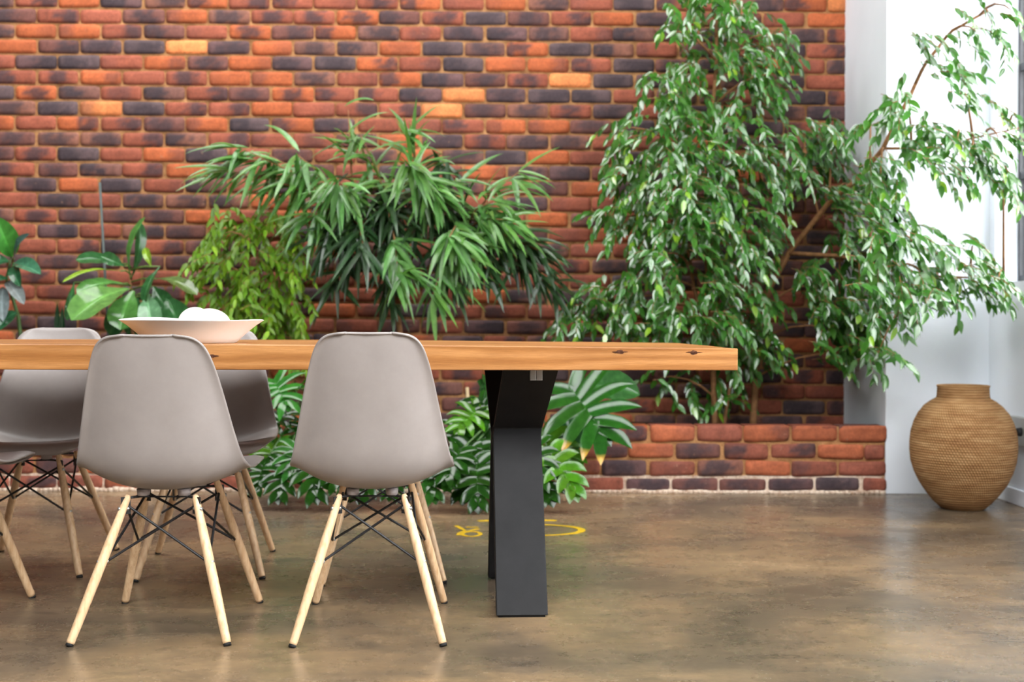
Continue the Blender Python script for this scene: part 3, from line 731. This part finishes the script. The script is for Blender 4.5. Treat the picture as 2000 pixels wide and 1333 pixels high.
G1, G2, G3 = lin((72, 118, 56)), lin((46, 88, 48)), lin((120, 150, 44))
oF = at(262, 800, 6.4); oF.z = .275
ff = tag(empty('fiddle_leaf_fig', oF), 'broad-leaved fiddle leaf fig behind the table left of the bowl', 'plant')
b = MB(); b.tube([at(265, 850, 6.4)-oF, at(262, 700, 6.4)-oF, at(256, 600, 6.4)-oF, at(254, 525, 6.4)-oF], [.012, .011, .009, .005], 10); b.build('stem', M['bark'], ff)
cp = (256, 560)
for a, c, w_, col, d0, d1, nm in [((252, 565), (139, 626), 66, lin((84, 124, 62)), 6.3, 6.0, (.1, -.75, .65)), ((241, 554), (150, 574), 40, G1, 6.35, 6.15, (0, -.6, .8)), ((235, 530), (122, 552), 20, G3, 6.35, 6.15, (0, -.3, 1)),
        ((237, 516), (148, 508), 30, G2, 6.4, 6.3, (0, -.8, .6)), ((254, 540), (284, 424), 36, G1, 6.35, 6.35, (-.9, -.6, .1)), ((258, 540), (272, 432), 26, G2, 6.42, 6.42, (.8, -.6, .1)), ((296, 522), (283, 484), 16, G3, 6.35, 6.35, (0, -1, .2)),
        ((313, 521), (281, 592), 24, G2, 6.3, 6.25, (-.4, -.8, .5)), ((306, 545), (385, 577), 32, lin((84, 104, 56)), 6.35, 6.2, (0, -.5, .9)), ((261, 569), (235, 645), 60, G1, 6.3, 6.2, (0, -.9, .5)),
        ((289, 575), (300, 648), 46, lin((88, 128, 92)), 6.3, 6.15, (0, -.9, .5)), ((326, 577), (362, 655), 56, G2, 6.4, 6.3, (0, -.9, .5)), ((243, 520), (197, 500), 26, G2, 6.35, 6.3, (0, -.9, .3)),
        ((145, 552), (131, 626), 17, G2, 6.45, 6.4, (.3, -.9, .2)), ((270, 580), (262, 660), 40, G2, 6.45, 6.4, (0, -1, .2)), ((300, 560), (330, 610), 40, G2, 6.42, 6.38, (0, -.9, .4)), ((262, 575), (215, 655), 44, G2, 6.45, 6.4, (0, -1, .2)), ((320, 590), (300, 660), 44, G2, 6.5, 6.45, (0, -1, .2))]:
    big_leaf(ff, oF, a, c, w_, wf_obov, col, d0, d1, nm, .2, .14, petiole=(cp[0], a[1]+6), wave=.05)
oR = at(30, 800, 6.35); oR.z = .275
rp = tag(empty('rubber_plant', oR), 'dark glossy rubber plant cut off by the left edge of the photo', 'plant')
b = MB(); b.tube([at(40, 850, 6.35)-oR, at(45, 700, 6.35)-oR, at(36, 620, 6.35)-oR, at(18, 560, 6.35)-oR, at(12, 545, 6.33)-oR, at(23, 500, 6.3)-oR], [.012, .011, .010, .008, .007, .004], 10); b.build('stem', M['greenstem'], rp)
DD = lin((40, 84, 54))
for a, c, w_, col, nm in [((24, 502), (-8, 424), 46, lin((58, 118, 46)), (.35, -.85, .3)), ((28, 506), (58, 457), 26, lin((64, 88, 84)), (-.6, -.6, .3)), ((28, 514), (80, 536), 33, lin((62, 108, 82)), (0, -.7, .7)), ((14, 550), (47, 595), 28, lin((120, 128, 128)), (.3, -.8, .5)),
        ((6, 562), (6, 628), 28, lin((110, 122, 124)), (.2, -.9, .3)), ((18, 510), (-22, 520), 34, DD, (0, -.8, .6)), ((16, 545), (-25, 560), 34, DD, (0, -.6, .8)), ((26, 520), (40, 560), 24, DD, (0, -1, .3)), ((34, 610), (-10, 650), 34, DD, (0, -.8, .5))]:
    big_leaf(rp, oR, a, c, w_, wf_oval, col, 6.28, 6.2, nm, .2, .22, petiole=(a[0]-4, a[1]+8))
# sword-leaved plant
oS = at(130, 800, 6.5); oS.z = .275
sp_ = tag(empty('snake_plant', oS), 'dark upright sword leaves low between rubber plant and fiddle leaf fig', 'plant')
for a, c, w_ in [((118, 700), (112, 590), 13), ((125, 700), (122, 598), 13), ((100, 700), (88, 640), 11), ((75, 700), (96, 650), 11), ((140, 700), (150, 640), 12), ((60, 700), (74, 655), 11)]:
    big_leaf(sp_, oS, a, c, w_, lambda t: (.75+.25*t if t < .5 else 1-((t-.5)/.5)**2), lin((34, 62, 40)), 6.55, 6.5, (0, -1, 0), .05, .3)
for x_, lab, mt, p0, p1, rr in [(0, 'thin grey-green plant stake rising against bricks above the fiddle leaf fig', 'stake', (195, 357, 6.6), (222, 840, 6.45), .0075), (0, 'pale cane stake standing low in the planter left of the black table leg', 'cane', (912, 757, 6.3), (918, 850, 6.3), .010)]:
    P0, P1 = at(*p0), at(*p1); P1.z = .262; o_ = Vector(P1)
    b = MB(); b.tube([P1-o_, (P0+P1)/2-o_, P0-o_], [rr, rr, rr*.9], 10); s_ = b.build('plant_stake', M[mt]); s_.location = o_; tag(s_, lab, 'stake')

# split-leaved philodendrons
def wf_lobe(t): return .8+.2*math.sin(math.pi*min(1, t*1.6)) if t < .5 else max(.03, (1-((t-.5)/.5)**1.7))
def split_leaf(root, org, base, tip, w_k, col, d0, d1, nrm, seed, lobes=7, cut=.55, droop=.25, stem_from=None, yellow=False):
    """pinnately split blade: a curved midrib with drooping finger lobes on both sides"""
    A_, C_ = at(*base, d0), at(*tip, d1); dr = C_-A_; L_ = dr.length; d = dr.normalized(); n = Vector(nrm); n = (n-d*n.dot(d)).normalized(); s = d.cross(n)
    rs = random.Random(seed); b = MB(); N = lobes
    def mid(t): return A_ + dr*t + n*(math.sin(math.pi*t*.9)*L_*droop*.35) - org
    for sg in (-1, 1):
        for i in range(N):
            u = (i+.5)/N; t = .02+.80*u
            ang = math.radians(140-118*u); ll_ = L_*w_k*(.50+.22*math.sin(math.pi*(u*.9+.12)))*rs.uniform(.92, 1.05)
            dd = d*math.cos(ang)+s*sg*math.sin(ang)+n*.22
            wd = L_*.80/N*(1.45 if cut < .6 else 1.12)
            cc = tuple(v*rs.uniform(.88, 1.15) for v in col)
            leaf(b, mid(t), dd, n, ll_, wd, wf_lobe, 7, droop*2.6+rs.uniform(0, .35), .14, cc)
            if yellow and 2 < i < 6 and sg > 0:
                for q in range(-6, 0): b.c[q] = lin((196, 150, 60))
    leaf(b, mid(.72), dr/L_-n*.05, n, L_*.34, L_*.8/N*1.5, wf_lobe, 6, droop, .12, col)
    # pale midrib
    b.col = tuple(min(1, v*1.9) for v in col); b.tube([mid(t)+n*.002 for t in (0, .2, .4, .6, .8, .98)], [L_*.012, L_*.011, L_*.009, L_*.007, L_*.005, L_*.002], 5)
    # continuous blade beside the midrib
    b.col = col; prev = None
    for i in range(9):
        t = .0+.85*i/8; h = L_*w_k*.17*(.5+.5*math.sin(math.pi*min(1, t+.15))); c_ = mid(t)
        ids = [b.vert(c_-s*h+n*.004), b.vert(c_-n*.002), b.vert(c_+s*h+n*.004)]
        if prev:
            for j in range(2): b.f.append([prev[j], prev[j+1], ids[j+1], ids[j]])
        prev = ids
    lf_ = b.build('leaf', M['broad'], root, colors=True)
    if stem_from:
        S = at(*stem_from); b = MB(); b.tube([S-org, S.lerp(A_, .5)-org+Vector((0, -.02, .06)), A_-org], [.006, .005, .004], 8); b.build('petiole', M['greenstem'], lf_)
    return lf_
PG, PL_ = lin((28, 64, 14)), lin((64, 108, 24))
oP = at(1040, 800, 6.2); oP.z = .275
ph = tag(empty('philodendron', oP), 'large glossy split-leaf plant spilling over the planter behind the black table leg', 'plant')
b = MB(); b.tube([at(1040, 850, 6.2)-oP, at(1030, 800, 6.15)-oP, at(1000, 770, 6.1)-oP], [.02, .018, .012], 10); b.build('stem', M['greenstem'], ph)
S = (1030, 800, 6.15); rs = random.Random(40)
split_leaf(ph, oP, (1112, 757), (1190, 868), 1.05, lin((34, 78, 22)), 5.75, 5.62, (-.15, -.75, .6), 1, 6, .5, .22, S, True)
big_leaf(ph, oP, (1140, 752), (1250, 772), 72, wf_oval, lin((48, 88, 44)), 6.1, 6.0, (0, -.8, .6), .2, .1, petiole=(1060, 800))
big_leaf(ph, oP, (1110, 800), (1114, 890), 62, wf_oval, lin((44, 92, 50)), 5.85, 5.8, (0, -1, .3), .1, .1, petiole=(1060, 800))
big_leaf(ph, oP, (1165, 800), (1188, 873), 26, wf_oval, lin((60, 118, 44)), 5.75, 5.7, (-.3, -.9, .3), .1, .1)
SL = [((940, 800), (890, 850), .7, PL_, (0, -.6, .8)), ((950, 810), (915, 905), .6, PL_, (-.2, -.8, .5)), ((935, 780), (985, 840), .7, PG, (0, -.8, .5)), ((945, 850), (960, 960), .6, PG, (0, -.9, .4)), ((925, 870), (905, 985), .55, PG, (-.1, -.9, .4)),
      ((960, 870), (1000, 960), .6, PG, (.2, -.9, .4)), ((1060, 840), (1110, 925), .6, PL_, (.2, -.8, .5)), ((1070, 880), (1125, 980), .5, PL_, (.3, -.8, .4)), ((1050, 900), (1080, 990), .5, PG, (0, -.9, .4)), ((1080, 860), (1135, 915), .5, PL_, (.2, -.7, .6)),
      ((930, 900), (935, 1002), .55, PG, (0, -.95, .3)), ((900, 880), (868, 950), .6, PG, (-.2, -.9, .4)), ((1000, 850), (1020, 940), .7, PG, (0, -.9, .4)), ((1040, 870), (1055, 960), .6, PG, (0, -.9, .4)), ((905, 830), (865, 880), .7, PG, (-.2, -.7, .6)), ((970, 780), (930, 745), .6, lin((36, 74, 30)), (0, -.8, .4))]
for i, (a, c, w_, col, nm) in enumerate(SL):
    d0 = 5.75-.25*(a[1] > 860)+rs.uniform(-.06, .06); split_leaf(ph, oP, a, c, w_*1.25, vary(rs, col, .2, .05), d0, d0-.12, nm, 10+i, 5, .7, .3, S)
oQ = at(600, 800, 6.2); oQ.z = .275
pq = tag(empty('philodendron', oQ), 'glossy split-leaf plant spilling over the planter between the two nearest chairs', 'plant')
b = MB(); b.tube([at(600, 850, 6.2)-oQ, at(610, 800, 6.15)-oQ, at(640, 790, 6.1)-oQ], [.02, .018, .012], 10); b.build('stem', M['greenstem'], pq)
S = (605, 810, 6.15)
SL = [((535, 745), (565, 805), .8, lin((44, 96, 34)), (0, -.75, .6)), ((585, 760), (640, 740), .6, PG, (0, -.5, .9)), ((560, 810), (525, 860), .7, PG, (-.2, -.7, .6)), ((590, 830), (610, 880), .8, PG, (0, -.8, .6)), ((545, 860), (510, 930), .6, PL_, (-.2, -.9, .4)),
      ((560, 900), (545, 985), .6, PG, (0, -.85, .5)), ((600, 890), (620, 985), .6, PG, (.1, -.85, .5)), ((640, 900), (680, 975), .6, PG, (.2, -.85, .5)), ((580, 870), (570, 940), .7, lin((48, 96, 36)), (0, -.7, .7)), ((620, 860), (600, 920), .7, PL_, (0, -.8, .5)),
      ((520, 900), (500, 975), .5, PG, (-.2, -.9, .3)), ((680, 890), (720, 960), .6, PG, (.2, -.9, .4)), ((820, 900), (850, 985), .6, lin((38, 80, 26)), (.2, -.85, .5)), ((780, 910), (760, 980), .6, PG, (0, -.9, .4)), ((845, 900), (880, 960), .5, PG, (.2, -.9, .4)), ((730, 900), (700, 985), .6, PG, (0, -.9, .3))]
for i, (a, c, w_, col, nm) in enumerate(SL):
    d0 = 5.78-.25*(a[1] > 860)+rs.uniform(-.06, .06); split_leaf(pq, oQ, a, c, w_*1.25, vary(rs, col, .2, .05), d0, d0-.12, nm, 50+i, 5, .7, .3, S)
